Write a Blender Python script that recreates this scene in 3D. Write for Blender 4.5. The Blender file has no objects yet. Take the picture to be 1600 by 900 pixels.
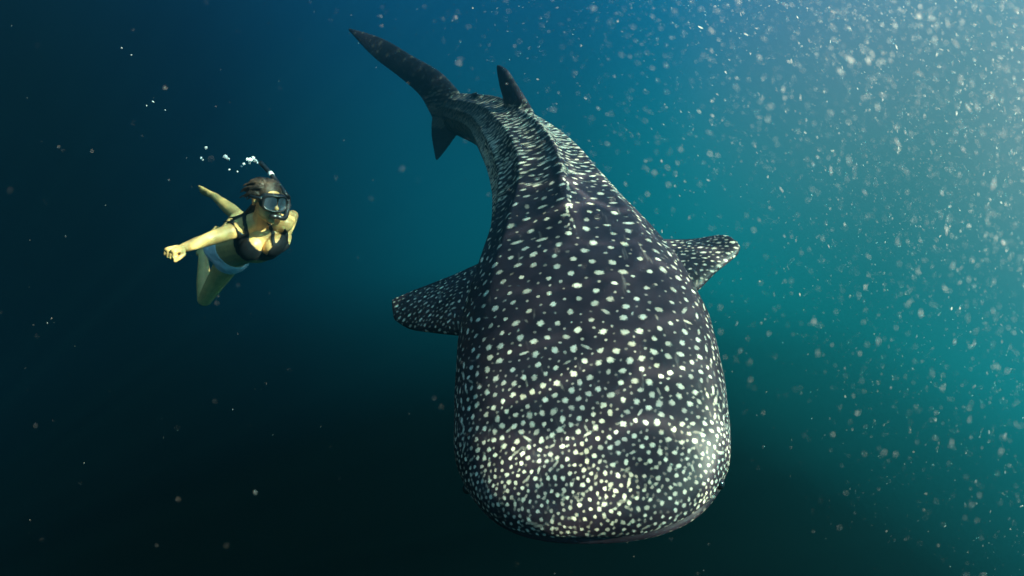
import bpy, bmesh, math, random
import numpy as np
from mathutils import Vector, Matrix

# ------------------------------------------------------------------ camera, world, sun, exposure
scene = bpy.context.scene
COL = scene.collection
PITCH = math.radians(-32.0)
LENS = 18.0
CAM = np.array([0.0, 0.0, -1.4])           # camera 1.4 m under the sea surface (surface at z = 0)
F = 1600 * LENS / 36.0                     # focal length in pixels of the 1600 px photo

cam_data = bpy.data.cameras.new("camera")
cam_data.lens = LENS
cam_data.sensor_width = 36.0
cam_data.clip_start = 0.02
cam_data.clip_end = 500
cam_data.dof.use_dof = True
cam_data.dof.focus_distance = 2.45
cam_data.dof.aperture_fstop = 3.6
cam = bpy.data.objects.new("camera", cam_data)
COL.objects.link(cam)
cam.location = CAM
cam.rotation_euler = (math.radians(90) + PITCH, 0, 0)
scene.camera = cam

SUN_DIR = Vector((0.78, -0.22, 0.59)).normalized()      # towards the sun

world = bpy.data.worlds.new("World")
scene.world = world
world.use_nodes = True
wt = world.node_tree
wt.nodes.clear()


class NT:
    """small helper to wire nodes"""
    def __init__(self, tree):
        self.t = tree

    def n(self, typ, **kw):
        nd = self.t.nodes.new(typ)
        for k, v in kw.items():
            setattr(nd, k, v)
        return nd

    def link(self, a, b):
        self.t.links.new(a, b)

    def put(self, sock, v):
        if isinstance(v, bpy.types.NodeSocket):
            self.t.links.new(v, sock)
        else:
            sock.default_value = v

    def math(self, op, a, b=None, c=None, clamp=False):
        nd = self.n('ShaderNodeMath', operation=op, use_clamp=clamp)
        self.put(nd.inputs[0], a)
        if b is not None:
            self.put(nd.inputs[1], b)
        if c is not None:
            self.put(nd.inputs[2], c)
        return nd.outputs[0]

    def vmath(self, op, a, b=None, out=0):
        nd = self.n('ShaderNodeVectorMath', operation=op)
        self.put(nd.inputs[0], a)
        if b is not None:
            self.put(nd.inputs[1], b)
        return nd.outputs[out]

    def maprange(self, v, a, b, c, d, smooth=False):
        nd = self.n('ShaderNodeMapRange')
        if smooth:
            nd.interpolation_type = 'SMOOTHSTEP'
        self.put(nd.inputs[0], v)
        for i, x in enumerate((a, b, c, d)):
            nd.inputs[i + 1].default_value = x
        return nd.outputs[0]

    def mix(self, f, a, b, mode='MIX'):
        nd = self.n('ShaderNodeMix', data_type='RGBA', blend_type=mode)
        self.put(nd.inputs[0], f)
        self.put(nd.inputs[6], a)
        self.put(nd.inputs[7], b)
        return nd.outputs[2]

    def ramp(self, f, stops, interp='LINEAR'):
        nd = self.n('ShaderNodeValToRGB')
        nd.color_ramp.interpolation = interp
        el = nd.color_ramp.elements
        while len(el) < len(stops):
            el.new(0.5)
        for e, (p, c) in zip(el, stops):
            e.position = p
            e.color = tuple(c) + (1.0,) if len(c) == 3 else c
        self.put(nd.inputs[0], f)
        return nd.outputs[0]


# open water: radiance falls off away from the sun's side and towards the deep
w = NT(wt)
tc = w.n('ShaderNodeTexCoord')
d = w.vmath('NORMALIZE', tc.outputs['Generated'])
GLOW = Vector((0.906, 0.42, 0.0)).normalized()           # the sunny side
dg = w.vmath('DOT_PRODUCT', d, tuple(GLOW), out=1)
sep = w.n('ShaderNodeSeparateXYZ')
w.link(d, sep.inputs[0])
z01 = w.maprange(sep.outputs[2], -1, 1, 0, 1)
g01 = w.maprange(dg, -1, 1, 0, 1)
# by elevation: black deep, green, teal, bluer towards the surface
tint = w.ramp(z01, [(0.0, (0.0, 0.002, 0.002)), (0.08, (0.0, 0.008, 0.008)), (0.145, (0.0, 0.025, 0.02)), (0.215, (0.0, 0.66, 0.58)),
                    (0.255, (0.0, 1.36, 1.24)), (0.375, (0.0, 1.06, 1.14)), (0.45, (0.0, 0.84, 1.20)), (0.50, (0.0, 0.76, 1.25)),
                    (0.70, (0.0, 0.9, 1.35)), (1.0, (0.0, 1.0, 1.30))])
# by angle from the sunny side
lobe = w.ramp(g01, [(0.0, (0, 0.001, 0.003)), (0.36, (0, 0.006, 0.015)), (0.46, (0, 0.015, 0.036)), (0.54, (0, 0.045, 0.080)),
                    (0.615, (0, 0.074, 0.122)), (0.755, (0, 0.110, 0.160)), (0.84, (0, 0.215, 0.275)), (0.90, (0, 0.215, 0.270)),
                    (1.0, (0, 0.21, 0.26))])
colr = w.mix(1.0, tint, lobe, 'MULTIPLY')
white = w.math('POWER', w.maprange(dg, 0.62, 1.0, 0, 1), 1.6)
zf = w.maprange(sep.outputs[2], -0.50, -0.05, 0.0, 1.0, True)
white = w.math('MULTIPLY', white, zf)
wc = w.n('ShaderNodeVectorMath', operation='SCALE')
wc.inputs[0].default_value = (2.0, 0.38, 0.30)
w.link(white, wc.inputs[3])
# daylight falling in from straight above
over = w.n('ShaderNodeVectorMath', operation='SCALE')
over.inputs[0].default_value = (0.12, 0.17, 0.20)
w.link(w.maprange(sep.outputs[2], 0.25, 0.95, 0.0, 1.0, True), over.inputs[3])
tot = w.vmath('ADD', w.vmath('ADD', colr, wc.outputs[0]), over.outputs[0])
bg = w.n('ShaderNodeBackground')
w.link(tot, bg.inputs[0])
bg.inputs[1].default_value = 1.0
wo = w.n('ShaderNodeOutputWorld')
w.link(bg.outputs[0], wo.inputs[0])

sun_data = bpy.data.lights.new("sun", 'SUN')
sun_data.energy = 5.0
sun_data.angle = math.radians(0.5)
sun_data.color = (1.0, 0.83, 0.63)
sun = bpy.data.objects.new("sun", sun_data)
COL.objects.link(sun)
sun.rotation_euler = (-SUN_DIR).to_track_quat('-Z', 'Y').to_euler()
sun.location = (20, -5, 30)

scene.render.engine = 'CYCLES'
vs = scene.view_settings
vs.view_transform = 'Standard'
vs.look = 'None'
vs.exposure = 0.9
vs.gamma = 1.0
vs.use_curve_mapping = False
scene.cycles.use_denoising = True
try:
    scene.cycles.denoiser = 'OPENIMAGEDENOISE'
    scene.cycles.denoising_prefilter = 'ACCURATE'
    scene.cycles.denoising_input_passes = 'RGB_ALBEDO_NORMAL'
except Exception:
    pass
scene.cycles.volume_bounces = 0
scene.cycles.max_bounces = 6
scene.cycles.transparent_max_bounces = 12

rng = np.random.default_rng(7)
random.seed(7)
CP, SP = math.cos(PITCH), math.sin(PITCH)
RIGHT = np.array([1.0, 0, 0])
FWD = np.array([0.0, CP, SP])
UPC = np.array([0.0, -SP, CP])
WUP = np.array([0.0, 0, 1.0])


def P(px, py, depth):
    """world point that a pixel of the 1600x900 photo sees at a given depth"""
    return CAM + depth * (FWD + RIGHT * (px - 800) / F + UPC * (450 - py) / F)


def proj(v):
    q = v - CAM
    dd = q @ FWD
    return 800 + F * (q @ RIGHT) / dd, 450 - F * (q @ UPC) / dd, dd


def nrm(v):
    return v / (np.linalg.norm(v) + 1e-12)


def tag(o, label=None, cat=None, group=None, kind=None):
    if label:
        o['label'] = label
    if cat:
        o['category'] = cat
    if group:
        o['group'] = group
    if kind:
        o['kind'] = kind
    return o


def mesh_obj(name, V, Fc, mat=None, parent=None, smooth=True):
    me = bpy.data.meshes.new(name)
    me.from_pydata([tuple(v) for v in V], [], [tuple(f) for f in Fc])
    me.update()
    if smooth:
        me.polygons.foreach_set('use_smooth', [True] * len(me.polygons))
    o = bpy.data.objects.new(name, me)
    COL.objects.link(o)
    if mat:
        me.materials.append(mat)
    if parent:
        o.parent = parent
        o.matrix_parent_inverse = parent.matrix_basis.inverted()
    return o


def empty(name, loc):
    o = bpy.data.objects.new(name, None)
    o.empty_display_size = 0.2
    o.location = loc
    COL.objects.link(o)
    return o


def new_mat(name):
    m = bpy.data.materials.new(name)
    m.use_nodes = True
    t = NT(m.node_tree)
    b = m.node_tree.nodes['Principled BSDF']
    return m, t, b


def simple_mat(name, col, rough=0.5, spec=0.5, noise=0.0, nscale=30.0, bump=0.0, sss=0.0):
    m, t, b = new_mat(name)
    b.inputs['Roughness'].default_value = rough
    b.inputs['Specular IOR Level'].default_value = spec
    co = t.n('ShaderNodeTexCoord').outputs['Object']
    nz = t.n('ShaderNodeTexNoise')
    t.link(co, nz.inputs['Vector'])
    nz.inputs['Scale'].default_value = nscale
    nz.inputs['Detail'].default_value = 5
    f = t.maprange(nz.outputs['Fac'], 0.3, 0.7, 1 - noise, 1 + noise)
    c = t.n('ShaderNodeVectorMath', operation='SCALE')
    c.inputs[0].default_value = col
    t.link(f, c.inputs[3])
    t.link(c.outputs[0], b.inputs['Base Color'])
    if bump:
        bp = t.n('ShaderNodeBump')
        bp.inputs['Strength'].default_value = bump
        bp.inputs['Distance'].default_value = 0.01
        t.link(nz.outputs['Fac'], bp.inputs['Height'])
        t.link(bp.outputs[0], b.inputs['Normal'])
    if sss:
        b.inputs['Subsurface Weight'].default_value = sss
        b.inputs['Subsurface Radius'].default_value = (0.02, 0.008, 0.004)
        b.inputs['Subsurface Scale'].default_value = 0.5
    return m


# ------------------------------------------------------------------ geometry helpers
def catmull(pts, n):
    """smooth curve through pts (k x m), sampled n times by index"""
    pts = np.asarray(pts, float)
    k = len(pts)
    ext = np.vstack([2 * pts[0] - pts[1], pts, 2 * pts[-1] - pts[-2]])
    u = np.linspace(0, k - 1, n)
    i = np.minimum(u.astype(int), k - 2)
    f = (u - i)[:, None]
    p0, p1, p2, p3 = ext[i], ext[i + 1], ext[i + 2], ext[i + 3]
    return 0.5 * ((2 * p1) + (-p0 + p2) * f + (2 * p0 - 5 * p1 + 4 * p2 - p3) * f ** 2
                  + (-p0 + 3 * p1 - 3 * p2 + p3) * f ** 3)


def ring_faces(nr, ns, cap=True, off=0):
    fs = []
    for i in range(nr - 1):
        a, b = off + i * ns, off + (i + 1) * ns
        for j in range(ns):
            k = (j + 1) % ns
            fs.append((a + j, a + k, b + k, b + j))
    if cap:
        fs.append(tuple(off + j for j in reversed(range(ns))))
        fs.append(tuple(off + (nr - 1) * ns + j for j in range(ns)))
    return fs


def tube_geo(pts, radii, ns=14, flat=None):
    """tapered tube along pts, round ends"""
    pts = np.asarray(pts, float)
    n = len(pts)
    T = np.gradient(pts, axis=0)
    T = T / (np.linalg.norm(T, axis=1)[:, None] + 1e-9)
    ref = np.array([0.13, 0.31, 0.94]) if flat is None else np.asarray(flat[0], float)
    V = []
    for i in range(n):
        a = nrm(np.cross(T[i], ref))
        b = nrm(np.cross(a, T[i]))
        ka, kb = (1, 1) if flat is None else (1, flat[1])
        for j in range(ns):
            t = 2 * math.pi * j / ns
            V.append(pts[i] + radii[i] * (ka * math.cos(t) * a + kb * math.sin(t) * b))
    return np.array(V), ring_faces(n, ns)


def capsule(p, q, r0, r1, ns=18, flat=None):
    """tapered capsule from p to q"""
    p, q = np.asarray(p, float), np.asarray(q, float)
    L = np.linalg.norm(q - p)
    t = (q - p) / (L + 1e-9)
    pts, rad = [], []
    for a in np.linspace(-math.pi / 2 + 0.08, 0, 6):
        pts.append(p + t * r0 * math.sin(a)); rad.append(r0 * math.cos(a))
    for k in range(1, 6):
        pts.append(p + t * L * k / 6); rad.append(r0 + (r1 - r0) * k / 6)
    for a in np.linspace(0, math.pi / 2 - 0.08, 6):
        pts.append(q + t * r1 * math.sin(a)); rad.append(r1 * math.cos(a))
    T = t
    ref = np.array([0.13, 0.31, 0.94]) if flat is None else np.asarray(flat[0], float)
    a_ = nrm(np.cross(T, ref)); b_ = nrm(np.cross(a_, T))
    kb = 1 if flat is None else flat[1]
    V = []
    for c, r in zip(pts, rad):
        for j in range(ns):
            u = 2 * math.pi * j / ns
            V.append(c + r * (math.cos(u) * a_ + kb * math.sin(u) * b_))
    return np.array(V), ring_faces(len(pts), ns)


def ellipsoid(c, ax, nu=20, nv=14):
    """ax: three axis vectors (rows, scaled)"""
    c = np.asarray(c, float); ax = np.asarray(ax, float)
    V = []
    for i in range(nv):
        ph = -math.pi / 2 + 0.06 + (math.pi - 0.12) * i / (nv - 1)
        for j in range(nu):
            t = 2 * math.pi * j / nu
            V.append(c + math.cos(ph) * math.cos(t) * ax[0] + math.cos(ph) * math.sin(t) * ax[1] + math.sin(ph) * ax[2])
    return np.array(V), ring_faces(nv, nu)


def join_geo(gs):
    V, Fc, o = [], [], 0
    for v, f in gs:
        V.append(v)
        Fc += [tuple(i + o for i in x) for x in f]
        o += len(v)
    return np.vstack(V), Fc


def voxel_union(name, V, Fc, voxel, smooth_it=2):
    """one continuous surface from overlapping closed pieces"""
    me = bpy.data.meshes.new(name + "_src")
    me.from_pydata([tuple(v) for v in V], [], Fc)
    bm = bmesh.new()
    bm.from_mesh(me)
    bmesh.ops.recalc_face_normals(bm, faces=bm.faces)
    bm.to_mesh(me)
    bm.free()
    ob = bpy.data.objects.new(name + "_src", me)
    COL.objects.link(ob)
    md = ob.modifiers.new("r", 'REMESH')
    md.mode = 'VOXEL'
    md.voxel_size = voxel
    md.adaptivity = 0
    sm = ob.modifiers.new("s", 'SMOOTH')
    sm.factor = 0.5
    sm.iterations = smooth_it
    dg_ = bpy.context.evaluated_depsgraph_get()
    res = bpy.data.meshes.new_from_object(ob.evaluated_get(dg_))
    bpy.data.objects.remove(ob)
    bpy.data.meshes.remove(me)
    res.name = name
    return res


def me_verts(me):
    a = np.empty(len(me.vertices) * 3)
    me.vertices.foreach_get('co', a)
    return a.reshape(-1, 3)


def me_normals(me):
    a = np.empty(len(me.vertices) * 3, np.float32)
    me.vertex_normals.foreach_get('vector', a)
    return a.reshape(-1, 3).astype(float)


def set_attr(me, name, arr):
    at = me.attributes.new(name, 'FLOAT', 'POINT')
    at.data.foreach_set('value', np.asarray(arr, np.float32))


def lerp_tab(x, tab):
    xs, ys = zip(*tab)
    return np.interp(x, xs, ys)


# ------------------------------------------------------------------ the setting: sea surface overhead
def build_surface():
    n, S = 90, 90.0
    V, Fc = [], []
    for i in range(n + 1):
        for j in range(n + 1):
            x = (i / n - 0.5) * 2 * S
            y = (j / n - 0.5) * 2 * S
            zz = 0.06 * math.sin(x * 0.7 + y * 0.3) + 0.04 * math.sin(y * 1.1 - x * 0.4 + 1.0)
            V.append((x, y, zz + 0.12))
    for i in range(n):
        for j in range(n):
            a = i * (n + 1) + j
            Fc.append((a, a + 1, a + n + 2, a + n + 1))
    m, t, b = new_mat("sea_surface")
    m.node_tree.nodes.remove(b)
    co = t.n('ShaderNodeTexCoord').outputs['Object']
    # caustic light drawn as a net of bright lines in the sheet's transparency colour
    nz = t.n('ShaderNodeTexNoise', noise_dimensions='2D')
    t.link(co, nz.inputs['Vector'])
    nz.inputs['Scale'].default_value = 1.6
    nz.inputs['Detail'].default_value = 2
    warp = t.vmath('ADD', co, t.vmath('MULTIPLY', nz.outputs['Color'], (0.55, 0.55, 0.0)))
    vo = t.n('ShaderNodeTexVoronoi', voronoi_dimensions='2D', feature='DISTANCE_TO_EDGE')
    t.link(warp, vo.inputs['Vector'])
    vo.inputs['Scale'].default_value = 3.2
    line = t.maprange(vo.outputs['Distance'], 0.0, 0.13, 1.0, 0.0, True)
    n2 = t.n('ShaderNodeTexNoise', noise_dimensions='2D')
    t.link(co, n2.inputs['Vector'])
    n2.inputs['Scale'].default_value = 0.9
    n2.inputs['Detail'].default_value = 1
    patch = t.maprange(n2.outputs['Fac'], 0.35, 0.65, 0.35, 1.0, True)
    line = t.math('MULTIPLY', line, patch)
    f = t.math('ADD', t.math('MULTIPLY', line, 4.2), 1.0)
    cc = t.n('ShaderNodeCombineColor')
    for i in range(3):
        t.link(f, cc.inputs[i])
    tr = t.n('ShaderNodeBsdfTransparent')
    t.link(cc.outputs[0], tr.inputs[0])
    t.link(tr.outputs[0], m.node_tree.nodes['Material Output'].inputs['Surface'])
    o = mesh_obj("water_surface", V, Fc, m)
    tag(o, "rippled sea surface above the swimmer and the shark", "water", kind="structure")
    return o


build_surface()

# ------------------------------------------------------------------ whale shark
SPINE_ST = [  # px, py, depth of the body's centre line
    (908, 834, 1.60),
    (915, 708, 1.90),
    (910, 562, 2.30),
    (898, 455, 2.78),
    (878, 365, 3.25),
    (850, 292, 3.62),
    (806, 228, 4.05),
    (770, 195, 4.42),
    (715, 178, 4.78),
]
SP_PTS = np.array([P(*s) for s in SPINE_ST])
SP = catmull(SP_PTS, 400)
seg = np.r_[0, np.cumsum(np.linalg.norm(np.diff(SP, axis=0), axis=1))]
LB = seg[-1]
NS = 320
S_ARR = np.linspace(0, LB, NS)
SPN = np.stack([np.interp(S_ARR, seg, SP[:, k]) for k in range(3)], 1)
TAN = np.gradient(SPN, axis=0)
TAN /= np.linalg.norm(TAN, axis=1)[:, None]
HW = [(0, .43), (.30, .505), (.6, .55), (.95, .585), (1.3, .57), (1.7, .51), (2.1, .435), (2.5, .37), (3.0, .31),
      (3.5, .26), (4.0, .20), (4.4, .15), (4.7, .11), (5.2, .07)]
HT = [(0, .12), (.3, .21), (.7, .31), (1.1, .385), (1.6, .42), (2.2, .40), (2.8, .34), (3.3, .26), (3.8, .21), (4.3, .17),
      (4.7, .13), (5.2, .08)]
HB = [(0, .17), (.3, .25), (.7, .33), (1.2, .42), (2.0, .42), (2.8, .35), (3.4, .26), (4.0, .20), (4.5, .15), (5.2, .08)]
ROLL = [(0, 14), (1.0, 10), (1.8, 6), (2.6, 0), (3.4, -3), (4.6, -4)]
NEXP = [(0, 2.7), (.6, 2.5), (1.2, 2.25), (1.7, 1.95), (2.2, 1.72), (3.4, 1.66), (4, 1.9), (5, 2.0)]


def frame(i):
    T = TAN[i]
    U = nrm(WUP - T * (WUP @ T))
    R = np.cross(T, U)
    a = math.radians(float(lerp_tab(S_ARR[i], ROLL)))
    return T, math.cos(a) * U - math.sin(a) * R, math.cos(a) * R + math.sin(a) * U


FRU = np.array([frame(i)[1] for i in range(NS)])
FRR = np.array([frame(i)[2] for i in range(NS)])


def snout(s, a, p):
    s = np.minimum(s, a)
    return (1 - (1 - s / a) ** p) ** (1 / p)


def radii(s):
    hw = lerp_tab(s, HW) * snout(s, 0.44, 2.6)
    k = snout(s, 0.5, 2.2)
    return hw, lerp_tab(s, HT) * (0.10 + 0.90 * k) * (snout(s, .02, 2)), lerp_tab(s, HB) * (0.14 + 0.86 * k) * (snout(s, .02, 2))


def gauss(x, w_):
    return np.exp(-(x / w_) ** 2)


def shark_body_geo():
    na = 220
    ss = np.r_[0.002, 0.006, 0.012, 0.02, 0.03, 0.045, 0.06, np.linspace(0.08, LB - 0.01, 250)]
    th = np.linspace(0, 2 * math.pi, na, endpoint=False)     # 0 = image right side, 90 deg = back
    V = []
    for s in ss:
        c = np.array([np.interp(s, S_ARR, SPN[:, k]) for k in range(3)])
        i = int(round(s / LB * (NS - 1)))
        U, R = FRU[i], FRR[i]
        hw, ht, hb = radii(s)
        n = float(lerp_tab(s, NEXP))
        cx = np.sign(np.cos(th)) * np.abs(np.cos(th)) ** (2 / n)
        sx = np.sign(np.sin(th)) * np.abs(np.sin(th)) ** (2 / n)
        # ridges on the back: one on the mid line, three along each flank
        ph = np.degrees(np.abs(np.angle(np.exp(1j * (th - math.pi / 2)))))
        amp = float(lerp_tab(s, [(0, 0), (0.9, 0), (1.4, .45), (1.9, .8), (2.4, 1), (3.6, 1), (4.4, .4)]))
        rd = 1 + amp * (0.078 * gauss(ph, 6) + 0.060 * gauss(ph - 38, 5) + 0.060 * gauss(ph - 64, 5)
                        + 0.04 * gauss(ph - 88, 5)) - 0.05 * amp * gauss(ph - 20, 9)
        # the back of the head carries a shallow hollow on each side of its mid line
        x = hw * cx * rd
        y = np.where(sx > 0, ht, hb) * sx * rd
        # mouth: a wide slit right across the front
        if s < 0.30:
            zm = -0.052
            inw = 0.030 * gauss(y - zm, 0.013) * (1 - s / 0.30)
            x = x * (1 - inw / 0.4)
            c = c + 0
            push = inw * 1.0
        else:
            push = 0 * x
        V.append(c + np.outer(x, R) + np.outer(y, U) + np.outer(push, TAN[i]))
    V = np.vstack(V)
    return V, ring_faces(len(ss), na)


def fin_geo(lead, trail, thick, nsec=26, nch=22):
    """fin lofted from root to tip between its leading and trailing edge (lists of world points)"""
    Lc = catmull(np.array(lead), nsec)
    Tc = catmull(np.array(trail), nsec)
    th = np.interp(np.linspace(0, 1, nsec), np.linspace(0, 1, len(thick)), thick)
    V = []
    span = nrm((Lc[-1] + Tc[-1]) - (Lc[0] + Tc[0]))
    m = nsec // 2
    nor = nrm(np.cross(nrm(Tc[m // 2] - Lc[m // 2]), span))
    us = 0.5 - 0.5 * np.cos(np.linspace(0, math.pi, nch // 2 + 1))
    for i in range(nsec):
        prof = 2.6 * np.sqrt(np.maximum(us, 0)) * (1 - us) ** 0.9
        prof = np.maximum(prof / 1.0, 0)
        h = th[i] * 0.5 * prof + 0.004
        up = [Lc[i] + (Tc[i] - Lc[i]) * u + nor * hh for u, hh in zip(us, h)]
        dn = [Lc[i] + (Tc[i] - Lc[i]) * u - nor * hh for u, hh in zip(us, h)]
        V += up + dn[::-1]
    ns = 2 * (nch // 2 + 1)
    return np.array(V), ring_faces(nsec, ns)


def pts(*a):
    return [P(*x) for x in a]


FINS = {
    'pec_l': fin_geo(pts((800, 540, 2.50), (735, 526, 2.55), (680, 520, 2.72), (640, 514, 2.88), (616, 500, 2.98)),
                     pts((835, 395, 2.95), (768, 405, 2.95), (705, 431, 2.98), (650, 452, 3.02), (612, 468, 3.03)),
                     [.16, .11, .07, .045, .02]),
    'pec_r': fin_geo(pts((1030, 485, 2.62), (1082, 460, 2.66), (1120, 424, 2.72), (1150, 400, 2.78), (1157, 388, 2.80)),
                     pts((940, 370, 3.02), (1015, 373, 3.02), (1075, 374, 2.98), (1128, 367, 2.90), (1150, 376, 2.83)),
                     [.16, .11, .07, .045, .02]),
    'dorsal_1': fin_geo(pts((850, 225, 3.80), (836, 184, 3.82), (824, 160, 3.86), (808, 134, 3.90), (793, 110, 3.93), (780, 101, 3.96)),
                        pts((800, 215, 4.10), (789, 172, 4.06), (787, 157, 4.04), (781, 135, 4.02), (777, 114, 4.00), (776, 103, 3.98)),
                        [.13, .09, .065, .05, .03, .015]),
    'dorsal_2': fin_geo(pts((785, 195, 4.32), (771, 168, 4.32), (760, 157, 4.36), (744, 144, 4.42)),
                        pts((755, 200, 4.52), (743, 172, 4.50), (735, 158, 4.50), (737, 146, 4.47)),
                        [.08, .06, .04, .02]),
    'caudal_up': fin_geo(pts((745, 175, 4.66), (722, 151, 4.70), (713, 138, 4.72), (685, 110, 4.77), (644, 87, 4.84), (598, 60, 4.92), (546, 44, 5.0)),
                         pts((685, 200, 4.86), (678, 190, 4.86), (670, 173, 4.86), (654, 147, 4.88), (622, 119, 4.91), (582, 88, 4.96), (545, 48, 5.0)),
                         [.12, .10, .08, .06, .045, .03, .015]),
    'caudal_low': fin_geo(pts((745, 180, 4.66), (735, 190, 4.70), (719, 203, 4.74), (697, 233, 4.80), (684, 249, 4.83)),
                          pts((690, 160, 4.86), (677, 178, 4.86), (674, 205, 4.86), (677, 230, 4.85), (681, 250, 4.84)),
                          [.12, .09, .06, .03, .015]),
}


def build_shark():
    V, Fc = join_geo([shark_body_geo()] + list(FINS.values()))
    me = voxel_union("body", V, Fc, 0.0062, 5)
    X = me_verts(me)
    N = me_normals(me)
    nv = len(X)
    # --- body coordinates of each vertex: distance from snout s, angle from the back line
    idx = np.empty(nv, int)
    for a in range(0, nv, 20000):
        D = ((X[a:a + 20000, None, :] - SPN[None, ::2, :]) ** 2).sum(-1)
        idx[a:a + 20000] = D.argmin(1) * 2
    s = S_ARR[idx]
    q = X - SPN[idx]
    lx = (q * FRR[idx]).sum(1)
    ly = (q * FRU[idx]).sum(1)
    hw, ht, hb = radii(s)
    hw = np.maximum(hw, .03)
    nl = (np.abs(lx / hw) ** 2.2 + np.abs(ly / np.maximum(np.where(ly > 0, ht, hb), .03)) ** 2.2) ** (1 / 2.2)
    phi = np.degrees(np.abs(np.arctan2(lx / hw, ly / np.maximum(ht, .03))))     # 0 on the back, 90 on the side
    fin = (nl > 1.16) & (s > 0.6)
    # --- spots: dart throwing with a spacing that varies over the body
    sp = lerp_tab(s, [(0, .022), (.12, .026), (.3, .036), (.55, .049), (.85, .076), (1.15, .094), (1.7, .102), (2.1, .086), (2.5, .076),
                      (3.0, .064), (4.0, .06)])
    # the flanks and the head's rim carry finer spots
    flank = np.clip((phi - 38) / 45, 0, 1)
    sp = sp * (1 - 0.52 * flank) * np.where(s < 1.6, .88, .94)
    sp = sp * np.where((lx > 0.02) & (s > 1.9) & (s < 3.5), .80, 1.0)
    sp = np.where(fin, np.where(s > 3, .07, .038), sp)
    sp = np.maximum(sp, .0215)
    cand = rng.permutation(nv)[:160000]
    H = 0.05
    grid = {}
    spots = []

    def near_ok(p, rad):
        k = int(math.ceil(rad / H))
        cx, cy, cz = (int(math.floor(c / H)) for c in p)
        r2 = rad * rad
        for x in range(cx - k, cx + k + 1):
            for y in range(cy - k, cy + k + 1):
                for z in range(cz - k, cz + k + 1):
                    for o in grid.get((x, y, z), ()):
                        if (o[0] - p[0]) ** 2 + (o[1] - p[1]) ** 2 + (o[2] - p[2]) ** 2 < r2:
                            return False
        return True

    # only the sides that carry spots (the belly is plain and pale)
    okv = (phi < 128) | fin | ((s < .4) & (ly > -.085))
    cand = cand[okv[cand]]
    half = len(cand) // 2
    for kpass, (cc_, mul) in enumerate(((cand[:half], 1.0), (cand[half:], 0.66))):
        for i in cc_:
            p = X[i]
            r = sp[i] * mul
            if near_ok(p, r):
                grid.setdefault(tuple(int(math.floor(c / H)) for c in p), []).append(tuple(p))
                spots.append((i, kpass))
    # --- paint the spots as a distance field on the vertices
    Hc = 0.04
    cell = np.floor(X / Hc).astype(np.int64)
    key = (cell[:, 0] + 500) * 1000000 + (cell[:, 1] + 500) * 1000 + (cell[:, 2] + 500)
    order = np.argsort(key, kind='stable')
    ks = key[order]
    uk, st = np.unique(ks, return_index=True)
    en = np.r_[st[1:], len(ks)]
    look = {int(k): (a, b) for k, a, b in zip(uk, st, en)}
    field = np.full(nv, -1.0)
    tone = np.full(nv, 0.5)
    # faint long streaks running across the back behind the head
    z_ = np.where((s > 2.0) & (s < 3.4) & (phi < 80) & ~fin)[0]
    for i in rng.choice(z_, 160, replace=False):
        spots.append((i, 2))
    z_ = np.where((s > 1.25) & (s < 3.0) & (np.abs(lx - .012) < .014) & (ly > 0) & ~fin)[0]
    for i in rng.choice(z_, 75, replace=False):
        spots.append((i, 3))
    for (i, kp) in spots:
        p, nn = X[i], N[i]
        si = s[i]
        T = TAN[idx[i]]
        T = nrm(T - nn * (T @ nn))
        B = np.cross(nn, T)
        big = kp == 0
        hd = float(np.clip((0.85 - si) / 0.5, 0, 1)) * 0.125
        a = sp[i] * (rng.uniform(.18, .28) + hd if big else rng.uniform(.10, .15) + hd * .3)
        tn = rng.uniform(.50, 1.0) if big else rng.uniform(.14, .55)
        rear = float(np.clip((si - 1.15) / 1.0, 0, 1))
        ex = rng.uniform(1.0, 1.35)
        ang = rng.uniform(0, math.pi)
        sgn = 1.0 if lx[i] > 0 else -1.0
        if kp == 3:
            a = rng.uniform(.006, .010)
            ex = rng.uniform(1.4, 3.6)
            tn = rng.uniform(.25, .8)
            dirv = nrm(T + B * rng.uniform(-.25, .25))
        elif kp == 2:
            a = rng.uniform(.006, .010)
            ex = rng.uniform(5, 10)
            tn = rng.uniform(.12, .45)
            sd = FRR[idx[i]] * sgn + T * rng.uniform(0.05, 0.5)
            dirv = nrm(sd - nn * (sd @ nn))
        elif fin[i]:
            ex = rng.uniform(1.3, 2.2)
            sd = FRR[idx[i]] * sgn - 0.25 * T
            if s[i] > 2.9:
                tn *= 0.05  # rear fin spots nearly erased, water haze put into their colour
            dirv = nrm(sd - nn * (sd @ nn))
        elif rear > rng.random() * 0.9 + 0.05:
            far = float(np.clip((si - 1.9) / .5, 0, 1))
            ex = rng.uniform(1.5, 2.6) * (1 - far) + rng.uniform(1.8, 3.6) * far
            tn *= float(lerp_tab(si, [(1.7, 1), (3.0, .8), (3.6, .35), (4.2, .15)]))  # spots fade rearwards, haze of distance painted into the pattern
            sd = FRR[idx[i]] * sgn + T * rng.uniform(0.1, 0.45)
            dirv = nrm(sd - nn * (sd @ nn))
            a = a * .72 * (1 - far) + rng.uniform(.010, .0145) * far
            tn = tn if far < .5 else max(tn, rng.uniform(.3, 1.0) * float(lerp_tab(si, [(2, 1), (3.0, .9), (3.5, .3), (4.2, .12)])))  # far streaks carry the same painted haze fade
        elif phi[i] > 50 and si > .35 and rng.random() < 0.55:
            ex = rng.uniform(1.4, 3.2)
            dirv = nrm(T + B * rng.uniform(-.3, .3))
            a *= 0.8
        elif rng.random() < 0.04:
            ex = rng.uniform(2.0, 4.0)
            dirv = nrm(math.cos(ang) * T + math.sin(ang) * B)
            a *= 0.6
            tn *= 0.7
        else:
            dirv = nrm(math.cos(ang) * T + math.sin(ang) * B)
        a = max(a, 0.0062)
        oth = np.cross(nn, dirv)
        reach = a * ex * 1.7
        k = int(math.ceil(reach / Hc))
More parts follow.
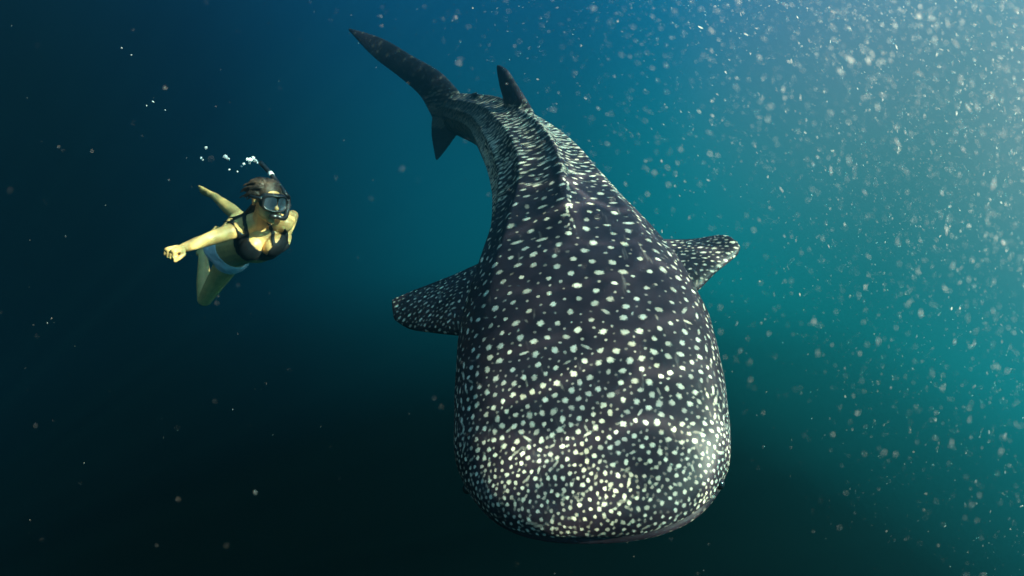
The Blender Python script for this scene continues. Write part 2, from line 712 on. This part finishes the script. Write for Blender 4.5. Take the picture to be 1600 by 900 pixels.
        c0 = np.floor(p / Hc).astype(int)
        sel = []
        for x in range(c0[0] - k, c0[0] + k + 1):
            for y in range(c0[1] - k, c0[1] + k + 1):
                for z in range(c0[2] - k, c0[2] + k + 1):
                    ab = look.get((x + 500) * 1000000 + (y + 500) * 1000 + z + 500)
                    if ab:
                        sel.append(order[ab[0]:ab[1]])
        if not sel:
            continue
        sel = np.concatenate(sel)
        qv = X[sel] - p
        u = (qv @ dirv) / (a * ex)
        v = (qv @ oth) / a
        w_ = (qv @ nn) / (a * ex)
        dist = np.sqrt(u * u + v * v + w_ * w_)
        f = 1 - dist
        better = f > field[sel]
        ss_ = sel[better]
        field[ss_] = f[better]
        tone[ss_] = tn
    set_attr(me, 'spot', field)
    set_attr(me, 'tone', tone)
    set_attr(me, 'along', s)
    set_attr(me, 'side', np.where(fin | (s > 3.7), 60.0, phi))
    set_attr(me, 'low', np.clip((-ly - 0.03) / 0.05, 0, 1) * (~fin))
    lipd = gauss(ly + 0.062, 0.024) * np.clip(1 - s / 0.35, 0, 1)
    set_attr(me, 'lip', lipd)
    # --- skin
    m, t, b = new_mat("shark_skin")
    at = lambda n: t.n('ShaderNodeAttribute', attribute_name=n).outputs['Fac']
    co = t.n('ShaderNodeTexCoord').outputs['Object']
    nz = t.n('ShaderNodeTexNoise')
    t.link(co, nz.inputs['Vector'])
    nz.inputs['Scale'].default_value = 110
    nz.inputs['Detail'].default_value = 3
    n2 = t.n('ShaderNodeTexNoise')
    t.link(co, n2.inputs['Vector'])
    n2.inputs['Scale'].default_value = 7
    n2.inputs['Detail'].default_value = 6
    fld = t.math('ADD', at('spot'), t.math('MULTIPLY', t.math('SUBTRACT', nz.outputs['Fac'], 0.5), 1.1))
    k = t.maprange(fld, -0.03, 0.55, 0, 1, True)
    k = t.math('MULTIPLY', k, at('tone'))
    k = t.math('MULTIPLY', k, t.maprange(at('lip'), 0.2, 0.6, 1, 0))
    dark = t.mix(t.maprange(n2.outputs['Fac'], 0.35, 0.7, 0, 1), (0.012, 0.006, 0.013, 1), (0.036, 0.022, 0.032, 1))
    light = t.mix(t.maprange(n2.outputs['Fac'], 0.3, 0.7, 0, 1), (0.80, 0.70, 0.52, 1), (0.88, 0.82, 0.70, 1))
    sc = t.n('ShaderNodeTexNoise')
    mp = t.n('ShaderNodeMapping')
    mp.inputs['Scale'].default_value = (26, 3, 26)
    mp.inputs['Rotation'].default_value = (0.3, 0.2, 0.35)
    t.link(co, mp.inputs['Vector'])
    t.link(mp.outputs[0], sc.inputs['Vector'])
    sc.inputs['Scale'].default_value = 1.0
    sc.inputs['Detail'].default_value = 4
    dark = t.mix(t.maprange(sc.outputs['Fac'], 0.66, 0.74, 0, 0.55), dark, (0.16, 0.14, 0.13, 1))
    dark = t.mix(t.maprange(at('along'), 2.9, 3.9, 0, 1, True), dark, (0.008, 0.006, 0.012, 1))  # tail skin darkened to imitate distant haze and shade, not its own tone
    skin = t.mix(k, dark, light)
    belly = t.math('MULTIPLY', t.maprange(at('side'), 118, 140, 0, 1, True), t.maprange(at('along'), 0.5, 0.9, 0, 1))
    skin = t.mix(belly, skin, (0.42, 0.42, 0.40, 1))
    t.link(skin, b.inputs['Base Color'])
    b.inputs['Roughness'].default_value = 0.55
    b.inputs['Specular IOR Level'].default_value = 0.25
    bp = t.n('ShaderNodeBump')
    bp.inputs['Strength'].default_value = 0.25
    bp.inputs['Distance'].default_value = 0.006
    n3 = t.n('ShaderNodeTexNoise')
    t.link(co, n3.inputs['Vector'])
    n3.inputs['Scale'].default_value = 28
    n3.inputs['Detail'].default_value = 8
    t.link(n3.outputs['Fac'], bp.inputs['Height'])
    t.link(bp.outputs[0], b.inputs['Normal'])
    me.materials.clear()
    me.materials.append(m)
    me.polygons.foreach_set('material_index', [0] * len(me.polygons))
    me.polygons.foreach_set('use_smooth', [True] * len(me.polygons))
    root = empty("whale_shark", tuple(SPN[NS // 3]))
    tag(root, "large dark whale shark covered in cream spots, swimming towards the viewer", "shark")
    body = bpy.data.objects.new("body", me)
    COL.objects.link(body)
    body.parent = root
    body.matrix_parent_inverse = root.matrix_basis.inverted()
    # --- small eyes low on each side of the head
    eye_m = simple_mat("eye_dark", (0.008, 0.008, 0.010), 0.15, 0.6)
    for sg in (1, -1):
        i = int(0.22 / LB * (NS - 1))
        T, U, R = TAN[i], FRU[i], FRR[i]
        hw_, _, _ = radii(0.22)
        c = SPN[i] + R * sg * (hw_ - 0.012) - U * 0.02
        mesh_obj("eye", *ellipsoid(c, [T * .019, U * .019, R * .018]), eye_m, root)
    return root, len(spots), nv


shark, n_spots, n_v = build_shark()
print("shark spots", n_spots, "verts", n_v, "length", LB)


# ------------------------------------------------------------------ the snorkeller
SKIN_M = simple_mat("skin", (0.70, 0.40, 0.15), 0.42, 0.5, noise=0.22, nscale=22, bump=0.12)
HAIR_M = simple_mat("brown_hair", (0.035, 0.020, 0.012), 0.55, 0.4, noise=0.5, nscale=60, bump=0.5)
BLACK_CLOTH = simple_mat("black_swimwear", (0.010, 0.010, 0.013), 0.7, 0.3, noise=0.2, nscale=200)
BLACK_RUBBER = simple_mat("black_rubber", (0.010, 0.010, 0.012), 0.38, 0.5)
PALE_CLOTH = simple_mat("pale_lilac_cloth", (0.80, 0.77, 0.85), 0.8, 0.2, noise=0.12, nscale=40, bump=0.2)


def cap2(a, b_, r0, r1, flat=None):
    return capsule(a, b_, r0, r1, flat=flat)


def build_person():
    J = {k: P(*v) for k, v in dict(
        neck=(409, 345, 3.13), skull=(419, 311, 3.02),
        shR=(368, 359, 3.10), shL=(444, 349, 3.16),
        elR=(320, 376, 2.95), wrR=(288, 387, 2.76),
        elL=(457, 337, 3.42), wrL=(450, 362, 3.30),
        chest=(406, 376, 3.18), waist=(383, 388, 3.34), hip=(357, 393, 3.50),
        hipR=(347, 387, 3.53), hipL=(362, 402, 3.51),
        knR=(373, 338, 3.86), anR=(334, 306, 4.12),
        knL=(320, 468, 3.76), anL=(317, 390, 3.92)).items()}
    # head frame: she looks to the right of the picture, a little down, towards the viewer
    fw = nrm(RIGHT * 0.72 - UPC * 0.36 - FWD * 0.58)
    hu = nrm(UPC * 0.92 - RIGHT * 0.10 + FWD * 0.02)
    hu = nrm(hu - fw * (hu @ fw))
    hr = np.cross(fw, hu)                     # her left or right; sideways axis of the face
    sk = J['skull']
    G = []
    # head
    G.append(ellipsoid(sk, [fw * .088, hr * .069, hu * .098], 28, 20))
    G.append(ellipsoid(sk + fw * .025 - hu * .060, [fw * .066, hr * .060, hu * .068], 24, 16))       # jaw
    G.append(capsule(sk + fw * .060 - hu * .112, sk + fw * .066 - hu * .110, .022, .020))              # chin
    G.append(capsule(sk + fw * .094 + hu * .010, sk + fw * .112 - hu * .026, .009, .014))              # nose
    for sg in (1, -1):
        G.append(ellipsoid(sk + hr * sg * .078 - hu * .015 - fw * .005, [fw * .020, hr * .010, hu * .032], 14, 10))  # ears
    G.append(capsule(sk + fw * .078 - hu * .072 - hr * .02, sk + fw * .078 - hu * .072 + hr * .02, .010, .010))      # lips
    # neck and trunk
    G.append(capsule(J['neck'] + nrm(J['chest'] - J['neck']) * .02, sk - hu * .06 - fw * .02, .058, .052))
    ax = nrm(J['chest'] - J['hip'])           # along the trunk, hip to chest
    side = nrm(J['shL'] - J['shR'])
    cn = nrm(np.cross(side, ax))              # front of the chest
    if cn @ (CAM - J['chest']) < 0:
        cn = -cn
    upb = nrm(J['neck'] - J['chest'])
    front = nrm(-FWD * 0.80 - UPC * 0.42 + RIGHT * 0.18)      # the chest faces the viewer and a little down
    front = nrm(front - side * (front @ side))
    G.append(ellipsoid(J['chest'] + FWD * .03, [side * .150, upb * .145, front * .105], 30, 20))
    G.append(capsule(J['shR'], J['neck'] + (J['shR'] - J['neck']) * .2 + upb * .01, .055, .056))
    G.append(capsule(J['shL'], J['neck'] + (J['shL'] - J['neck']) * .2 + upb * .01, .055, .056))
    G.append(capsule(J['chest'] + FWD * .05, J['waist'], .115, .100, flat=(front, .85)))
    G.append(capsule(J['waist'], J['hip'], .100, .122, flat=(front, .85)))
    G.append(capsule(J['hipR'], J['hipL'], .105, .105))
    # bust
    cs = J['chest'] + side * .028
    br = cs - side * .066 - upb * .020 + front * .062
    bl = cs + side * .066 - upb * .020 + front * .062
    for c in (br, bl):
        G.append(ellipsoid(c, [side * .064, upb * .072, front * .066], 22, 16))
    # arms
    for s_ in 'RL':
        G.append(capsule(J['sh' + s_], J['el' + s_], .050, .037))
        m1 = J['el' + s_] * .62 + J['wr' + s_] * .38
        G.append(capsule(J['el' + s_], m1, .036, .035))
        G.append(capsule(m1, J['wr' + s_], .035, .025))
    # legs
    for s_, toe in (('R', P(306, 293, 4.24)), ('L', P(350, 346, 3.98))):
        h, k, a = J['hip' + s_], J['kn' + s_], J['an' + s_]
        G.append(capsule(h, h * .5 + k * .5, .086, .066))
        G.append(capsule(h * .5 + k * .5, k, .066, .047))
        m1 = k * .66 + a * .34
        sh_ = nrm(a - k)
        G.append(capsule(k, m1, .048, .050))
        G.append(capsule(m1, a, .050, .027))
        fd = nrm(toe - a)
        G.append(capsule(a - fd * .035, a + fd * .05, .028, .027))
        G.append(capsule(a + fd * .03, a + fd * .15, .032, .040, flat=(sh_, .60)))
        wid = nrm(np.cross(fd, sh_))
        for q in range(5):
            o = (q - 2) * .0155
            G.append(capsule(a + fd * .15 + wid * o, a + fd * (.20 - .006 * abs(q - (1 if s_ == 'R' else 3))) + wid * o, .0105, .009))
    # hands: palm, four bent fingers of different length and a thumb
    def hand(wr, fwd, nor, curl, thumb_sg):
        fwd = nrm(fwd); nor = nrm(nor - fwd * (nor @ fwd)); wid = np.cross(fwd, nor)
        G.append(capsule(wr, wr + fwd * .030, .025, .030, flat=(nor, .62)))
        G.append(capsule(wr + fwd * .03 - wid * .016, wr + fwd * .072 - wid * .022, .023, .019, flat=(nor, .75)))
        G.append(capsule(wr + fwd * .03 + wid * .016, wr + fwd * .072 + wid * .022, .023, .019, flat=(nor, .75)))
        for q, ln in enumerate((.026, .030, .029, .022)):
            b0 = wr + fwd * .078 + wid * (-.031 + .0207 * q) * 1.05
            p0, ang = b0, 0.0
            for j, (k_, c_) in enumerate(((1.25, curl), (.85, curl), (.7, curl * .8))):
                ang += c_
                dv = fwd * math.cos(ang) - nor * math.sin(ang)
                p1 = p0 + dv * ln * k_
                G.append(capsule(p0, p1, .0098 - .0006 * j, .0094 - .0008 * j, 12))
                p0 = p1
        if curl > 1:
            G.append(capsule(wr + fwd * .075 - nor * .022 - wid * .022, wr + fwd * .075 - nor * .022 + wid * .022, .016, .015))
        t0 = wr + fwd * .030 + wid * thumb_sg * .028
        t1 = t0 + nrm(fwd * .6 + wid * thumb_sg * .8 - nor * .5) * .038
        t2 = t1 + nrm(fwd * .9 - wid * thumb_sg * .1 - nor * .6) * .030
        t3 = t2 + nrm(fwd * .6 - wid * thumb_sg * .5 - nor * .6) * .022
        G.append(capsule(t0, t1, .014, .012, 12)); G.append(capsule(t1, t2, .0115, .0105, 12)); G.append(capsule(t2, t3, .0105, .009, 12))

    hand(J['wrR'], J['wrR'] - J['elR'] - RIGHT * .08, UPC * .8 - FWD * .55, 1.35, -1)
    hand(J['wrL'], J['wrL'] - J['elL'], RIGHT * .8 - FWD * .3, 0.35, 1)
    V, Fc = join_geo(G)
    me = voxel_union("body", V, Fc, 0.0044, 3)
    me.materials.clear(); me.materials.append(SKIN_M)
    me.polygons.foreach_set('material_index', [0] * len(me.polygons))
    me.polygons.foreach_set('use_smooth', [True] * len(me.polygons))
    root = empty("person", tuple(J['hip']))
    tag(root, "person snorkelling in a black bikini top, one arm stretched out, left of the shark", "person")
    body = bpy.data.objects.new("body", me)
    COL.objects.link(body)
    body.parent = root
    body.matrix_parent_inverse = root.matrix_basis.inverted()

    X = me_verts(me); N = me_normals(me)
    polys = [tuple(p.vertices) for p in me.polygons]

    def shell(name, keep, mat, off):
        """a garment: the body's own surface where keep is true, lifted off it, with a thickness"""
        fs = [p for p in polys if all(keep[i] for i in p)]
        used = sorted({i for p in fs for i in p})
        mp = {i: k for k, i in enumerate(used)}
        o = mesh_obj(name, X[used] + N[used] * off, [tuple(mp[i] for i in p) for p in fs], mat, root)
        so = o.modifiers.new("thick", 'SOLIDIFY'); so.thickness = off * 1.2; so.offset = -0.5
        return o

    # coordinates on the chest
    q = X - cs
    a_ = q @ side; b_ = q @ upb; c_ = q @ front
    trunk = (a_ < .17) & (a_ > -.20) & (b_ > -.17) & (b_ < .17) & (c_ > -.16) & (c_ < .2)
    arm = np.zeros(len(X), bool)
    for s_ in 'RL':
        u = J['el' + s_] - J['sh' + s_]
        tt = ((X - J['sh' + s_]) @ u) / (u @ u)
        dist = np.linalg.norm(X - J['sh' + s_] - np.clip(tt, 0, 1)[:, None] * u, axis=1)
        arm |= (tt > .12) & (dist < .062)
    neckline = -.005 - .055 * np.exp(-(a_ / .030) ** 2) + .05 * (np.abs(a_) / .09) ** 2
    cups = trunk & (b_ < neckline) & (b_ > -.115) & (a_ < .15) & (a_ > -.18) & (c_ > -.02)
    band = trunk & (b_ < -.055) & (b_ > -.115) & (c_ <= -.02)
    stx = np.abs(np.abs(a_) - (.078 - .012 * np.clip(b_ / .1, 0, 1)))
    strap = trunk & (stx < .0115) & (b_ >= -.03) & (b_ < .15)
    shell("bikini_top", (cups | band | strap) & ~arm, BLACK_CLOTH, .005)
    # shorts
    qh = X - J['hip']
    al = qh @ ax
    keep = (al > -.12) & (al < .075) & (np.linalg.norm(qh - al[:, None] * ax, axis=1) < .20) & ~arm
    for s_ in 'RL':
        u = J['kn' + s_] - J['hip' + s_]
        tt = ((X - J['hip' + s_]) @ u) / (u @ u)
        keep &= ~((tt > .16) & (np.linalg.norm(X - J['hip' + s_] - tt[:, None] * u, axis=1) < .11))
    shell("swim_shorts", keep, PALE_CLOTH, .007)

    # hair: a cap of strands over the skull and a wet tail floating behind the shoulder
    gs = [ellipsoid(sk - fw * .012 + hu * .026, [fw * .086, hr * .076, hu * .090], 26, 18)]
    rr = random.Random(3)
    for i in range(110):
        az = rr.uniform(-2.3, 2.3); el_ = rr.uniform(-.1, 1.2)
        dv = -fw * math.cos(az) * math.cos(el_) + hr * math.sin(az) * math.cos(el_) + hu * math.sin(el_)
        p0 = sk - fw * .02 + hu * .025 + dv * .092
        flow = nrm(-hu * .7 - fw * .6 + UPC * .25 + hr * rr.uniform(-.3, .3) - RIGHT * .2)
        p1 = p0 + nrm(flow + dv * .35) * rr.uniform(.025, .05)
        p2 = p1 + nrm(flow + np.array([rr.uniform(-.3, .3) for _ in range(3)])) * rr.uniform(.02, .05)
        gs.append(tube_geo(catmull([p0 - dv * .02, p0, p1, p2], 9), np.linspace(.0105, .003, 9), 7))
    tail0 = sk - fw * .085 - hu * .02
    for i in range(16):
        o = np.array([rr.uniform(-.02, .02) for _ in range(3)])
        p1 = P(386, 338, 3.16) + o
        p2 = P(371, 346, 3.15) + o * 1.2
        p3 = P(rr.uniform(355, 364), rr.uniform(346, 353), 3.15) + o * 1.4
        gs.append(tube_geo(catmull([tail0 + o * .6, p1, p2, p3], 12), np.linspace(.014, .003, 12), 8))
    hv, hf = join_geo(gs)
    # leave the face free
    hm = voxel_union("hair", hv, hf, 0.0036, 1)
    hm.materials.clear(); hm.materials.append(HAIR_M)
    hm.polygons.foreach_set('use_smooth', [True] * len(hm.polygons))
    ho = bpy.data.objects.new("hair", hm); COL.objects.link(ho); ho.parent = root
    ho.matrix_parent_inverse = root.matrix_basis.inverted()

    # mask: skirt and frame, glass, strap
    mc = sk + fw * .094 + hu * .002
    def rounded(cx, wx, hy, n=40, e=3.2, dip=0.0):
        out = []
        for j in range(n):
            t = 2 * math.pi * j / n
            c, s2 = math.cos(t), math.sin(t)
            x = math.copysign(abs(c) ** (2 / e), c) * wx
            y = math.copysign(abs(s2) ** (2 / e), s2) * hy
            if y < 0:
                y *= 1 - dip * math.exp(-(x / .02) ** 2)
            out.append((x, y))
        return out
    V, Fc = [], []
    secs = [(-.052, .064, .046), (-.02, .072, .051), (.010, .076, .053), (.026, .074, .050), (.032, .069, .045), (.028, .064, .040), (.016, .062, .038)]
    for (dz, wx, hy) in secs:
        for (x, y) in rounded(0, wx, hy):
            bend = -.55 * x * x / .08
            V.append(mc + fw * (dz + bend) + hr * x + hu * y)
    Fc = ring_faces(len(secs), 40, cap=False)
    mask = mesh_obj("diving_mask", V, Fc, BLACK_RUBBER, root)
    lens_m, lt, lb = new_mat("mask_glass")
    lb.inputs['Base Color'].default_value = (0.035, 0.05, 0.07, 1)
    lb.inputs['Roughness'].default_value = 0.06
    lb.inputs['Specular IOR Level'].default_value = 0.9
    lb.inputs['Metallic'].default_value = 0.0
    lb.inputs['Coat Weight'].default_value = 0.6
    for sg in (1, -1):
        V = []
        for (x, y) in rounded(0, .030, .037, 28, 2.8):
            X_ = x + sg * .032
            V.append(mc + fw * (.024 - .55 * X_ * X_ / .08) + hr * X_ + hu * y)
        V2 = [v - fw * .004 for v in V]
        n = len(V)
        Fz = [tuple(range(n)), tuple(reversed(range(n, 2 * n)))] + [(j, (j + 1) % n, n + (j + 1) % n, n + j) for j in range(n)]
        mesh_obj("lens", np.array(V + V2), Fz, lens_m, mask, smooth=False)
    ring = []
    for j in range(41):
        t = -2.35 + 4.7 * j / 40
        ring.append(sk - hu * (.004 - .02 * abs(t) / 2.35) - fw * math.cos(t) * .108 + hr * math.sin(t) * .098)
    mesh_obj("strap", *tube_geo(ring, [.011] * 41, 10, flat=(hu, 1.0)), BLACK_RUBBER, mask)
    # snorkel: mouthpiece, bend and tube on the far side of the head
    sgn = 1.0 if (hr @ RIGHT) > 0 else -1.0
    mouth = sk + fw * .092 - hu * .074
    sn_pts = [mouth, mouth + fw * .030 + hr * sgn * .018, mouth + hr * sgn * .065 + fw * .010 - hu * .002,
              sk + hr * sgn * .112 + hu * .01 + fw * .02, P(446, 303, 3.05), P(431, 282, 3.08), P(420, 268, 3.10), P(407, 254, 3.12)]
    cur = catmull(sn_pts, 44)
    sn = mesh_obj("snorkel", *tube_geo(cur, [.014] * 44, 14), BLACK_RUBBER, root)
    mesh_obj("mouthpiece", *ellipsoid(mouth + fw * .012, [fw * .022, hr * .030, hu * .017], 18, 12), BLACK_RUBBER, sn)
    white_band = simple_mat("white_band", (0.75, 0.77, 0.78), 0.4, 0.5)
    k0 = 34
    mesh_obj("reflective_band", *tube_geo(cur[k0:k0 + 3], [.0152] * 3, 14), white_band, sn)
    return root


person = build_person()

# ------------------------------------------------------------------ bubbles leaving the snorkel
bub_m, bt, bb = new_mat("air_bubble")
bb.inputs['Base Color'].default_value = (0.9, 0.95, 0.97, 1)
bb.inputs['Roughness'].default_value = 0.12
bb.inputs['Specular IOR Level'].default_value = 1.0
bb.inputs['Transmission Weight'].default_value = 0.35
bb.inputs['IOR'].default_value = 1.33


def bubble_mesh(seed):
    bm = bmesh.new()
    bmesh.ops.create_icosphere(bm, subdivisions=3, radius=1)
    r_ = random.Random(seed)
    ph = [r_.uniform(0, 6.28) for _ in range(4)]
    for v in bm.verts:
        c = v.co
        k = 1 + .16 * math.sin(3 * c.x + ph[0]) * math.sin(2.6 * c.y + ph[1]) + .08 * math.sin(5 * c.z + ph[2])
        v.co = (c.x * k, c.y * k, c.z * k * .72)
    me = bpy.data.meshes.new("air_bubble")
    bm.to_mesh(me); bm.free()
    me.polygons.foreach_set('use_smooth', [True] * len(me.polygons))
    me.materials.append(bub_m)
    return me


BUB = [bubble_mesh(i) for i in range(4)]
BUB_AT = [  # px, py, radius in px, where
    (391, 250, 4.2), (396, 247, 3.0), (386, 249, 2.4), (399, 251, 2.6), (402, 254, 2.0), (381, 256, 2.0), (377, 260, 1.6), (390, 255, 1.8),
    (352, 245, 3.6), (356, 248, 2.6), (358, 265, 1.7), (371, 268, 1.2), (322, 231, 2.6), (314, 247, 2.2), (317, 250, 1.6),
    (239, 159, 1.7), (229, 165, 1.0), (258, 172, 1.1), (190, 75, 1.1), (205, 86, 1.0)]
BUB_LABEL = [
    "largest silvery bubble of the cluster just left of the snorkel's top end",
    "silvery bubble topmost in the cluster at the snorkel's top end",
    "silvery bubble leftmost of the three big ones in the snorkel's bubble cluster",
    "silvery bubble between the big cluster and the snorkel's tip",
    "silvery bubble touching the open tip of the snorkel",
    "small bubble just below left of the snorkel's bubble cluster",
    "tiny bubble lowest left of the string leaving the snorkel's bubble cluster",
    "tiny bubble directly under the largest bubble at the snorkel",
    "bright bubble, the larger of the pair above the swimmer's raised foot",
    "smaller bubble at the lower right of the bright pair above the raised foot",
    "small faint bubble below the bright pair left of the snorkel",
    "tiniest bubble midway between the bright pair and the swimmer's hair",
    "faint bubble highest and farthest left of those trailing from the snorkel",
    "small bubble left of the bright pair, upper one of two close together",
    "small bubble left of the bright pair, lower one of two close together",
    "brightest stray bubble in the dark water far up and left of the swimmer",
    "small stray bubble just below left of the brightest stray one",
    "small stray bubble below right of the brightest stray one",
    "stray bubble nearest the top edge in the dark upper left water",
    "stray bubble second from the top edge in the dark upper left water"]
for i, (bx, by, br) in enumerate(BUB_AT):
    dep = 3.12 + 0.02 * math.sin(i * 2.1)
    o = bpy.data.objects.new("air_bubble", BUB[i % 4])
    COL.objects.link(o)
    o.location = P(bx, by, dep)
    o.scale = (br / F * dep,) * 3
    o.rotation_euler = (i * 1.3, i * .7, i * 2.1)
    g = ("air bubbles at the snorkel tip" if i < 8 else "air bubbles trailing left of the snorkel" if i < 15
         else "stray air bubbles in the dark water")
    lab = BUB_LABEL[i]
    tag(o, lab, "bubble", g)

# ------------------------------------------------------------------ drifting particles
def build_snow():
    rg = np.random.default_rng(11)
    ico = bmesh.new()
    bmesh.ops.create_icosphere(ico, subdivisions=1, radius=1)
    iv = np.array([v.co[:] for v in ico.verts])
    jf = np.array([[v.index for v in f.verts] for f in ico.faces])
    ico.free()
    VV, FF, n = [], [], 0
    want = 14000
    axis = FWD
    while n < want:
        px, py = rg.uniform(-150, 1750), rg.uniform(-120, 1000)
        # more and larger specks on the sunny side, standing in for light falloff
        wgt = 0.009 + 0.98 * np.clip((px - 840) / 850 + (430 - py) / 850, 0, 1.15) ** 1.4
        if rg.random() > wgt:
            continue
        dep = 0.34 + 2.8 * rg.random() ** 1.8
        if abs(px - 925) < 330 and dep > 1.35 and py > 60:
            if rg.random() < .9:
                continue
            dep = rg.uniform(.6, 1.3)
        c = P(px, py, dep)
        r = (0.00021 + 0.00015 * wgt) * np.exp(rg.normal(0, .45)) * (0.55 + .45 * dep)
        if rg.random() < .012:
            r *= 2.1
        el = rg.uniform(2.2, 6.0) if rg.random() < .8 else 1.3
        rad = c - CAM
        rad = rad - axis * (rad @ axis)
        sw = nrm(np.cross(axis, rad) + .25 * rg.normal(size=3) * np.linalg.norm(rad))
        o1 = nrm(np.cross(sw, rg.normal(size=3)))
        o2 = np.cross(sw, o1)
        k = 1 + .25 * rg.normal(size=(len(iv), 1)).clip(-1, 1)
        loc = iv * k
        v = c + r * (loc[:, :1] * sw * el + loc[:, 1:2] * o1 + loc[:, 2:] * o2 * rg.uniform(.5, 1))
        VV.append(v); FF.append(jf + n * len(iv))
        n += 1
    V = np.vstack(VV); Fc = np.vstack(FF)
    m, t, b = new_mat("drifting_flake")
    b.inputs['Base Color'].default_value = (0.90, 0.89, 0.82, 1)
    b.inputs['Roughness'].default_value = 0.6
    tl = t.n('ShaderNodeBsdfTranslucent')
    tl.inputs[0].default_value = (0.92, 0.92, 0.86, 1)
    mx = t.n('ShaderNodeMixShader'); mx.inputs[0].default_value = 0.6
    t.link(b.outputs[0], mx.inputs[1]); t.link(tl.outputs[0], mx.inputs[2])
    tp = t.n('ShaderNodeBsdfTransparent')
    m2 = t.n('ShaderNodeMixShader'); m2.inputs[0].default_value = 0.4
    t.link(mx.outputs[0], m2.inputs[1]); t.link(tp.outputs[0], m2.inputs[2])
    t.link(m2.outputs[0], m.node_tree.nodes['Material Output'].inputs['Surface'])
    me = bpy.data.meshes.new("drifting_particles")
    me.from_pydata(V.tolist(), [], Fc.tolist())
    me.polygons.foreach_set('use_smooth', [True] * len(me.polygons))
    me.materials.append(m)
    o = bpy.data.objects.new("drifting_particles", me)
    COL.objects.link(o)
    tag(o, "pale specks of plankton drifting in the sunlit water", "particles", kind="stuff")


build_snow()

# ------------------------------------------------------------------ the water itself: fades far things
def build_haze():
    lo = np.array([-14.0, -6.0, -15.0]); hi = np.array([14.0, 17.0, -0.15])
    V = [(x, y, z) for x in (lo[0], hi[0]) for y in (lo[1], hi[1]) for z in (lo[2], hi[2])]
    Fc = [(0, 1, 3, 2), (4, 6, 7, 5), (0, 4, 5, 1), (2, 3, 7, 6), (0, 2, 6, 4), (1, 5, 7, 3)]
    m = bpy.data.materials.new("water_haze")
    m.use_nodes = True
    t = NT(m.node_tree)
    m.node_tree.nodes.remove(m.node_tree.nodes['Principled BSDF'])
    v = t.n('ShaderNodeVolumePrincipled')
    v.inputs['Color'].default_value = (0.10, 0.43, 0.54, 1)
    v.inputs['Absorption Color'].default_value = (0.0, 0.5, 0.6, 1)
    v.inputs['Density'].default_value = 0.155
    v.inputs['Anisotropy'].default_value = 0.94
    t.link(v.outputs[0], m.node_tree.nodes['Material Output'].inputs['Volume'])
    o = mesh_obj("haze", V, Fc, m, smooth=False)
    tag(o, "blue green sea water fading everything far away", "water", kind="stuff")


build_haze()
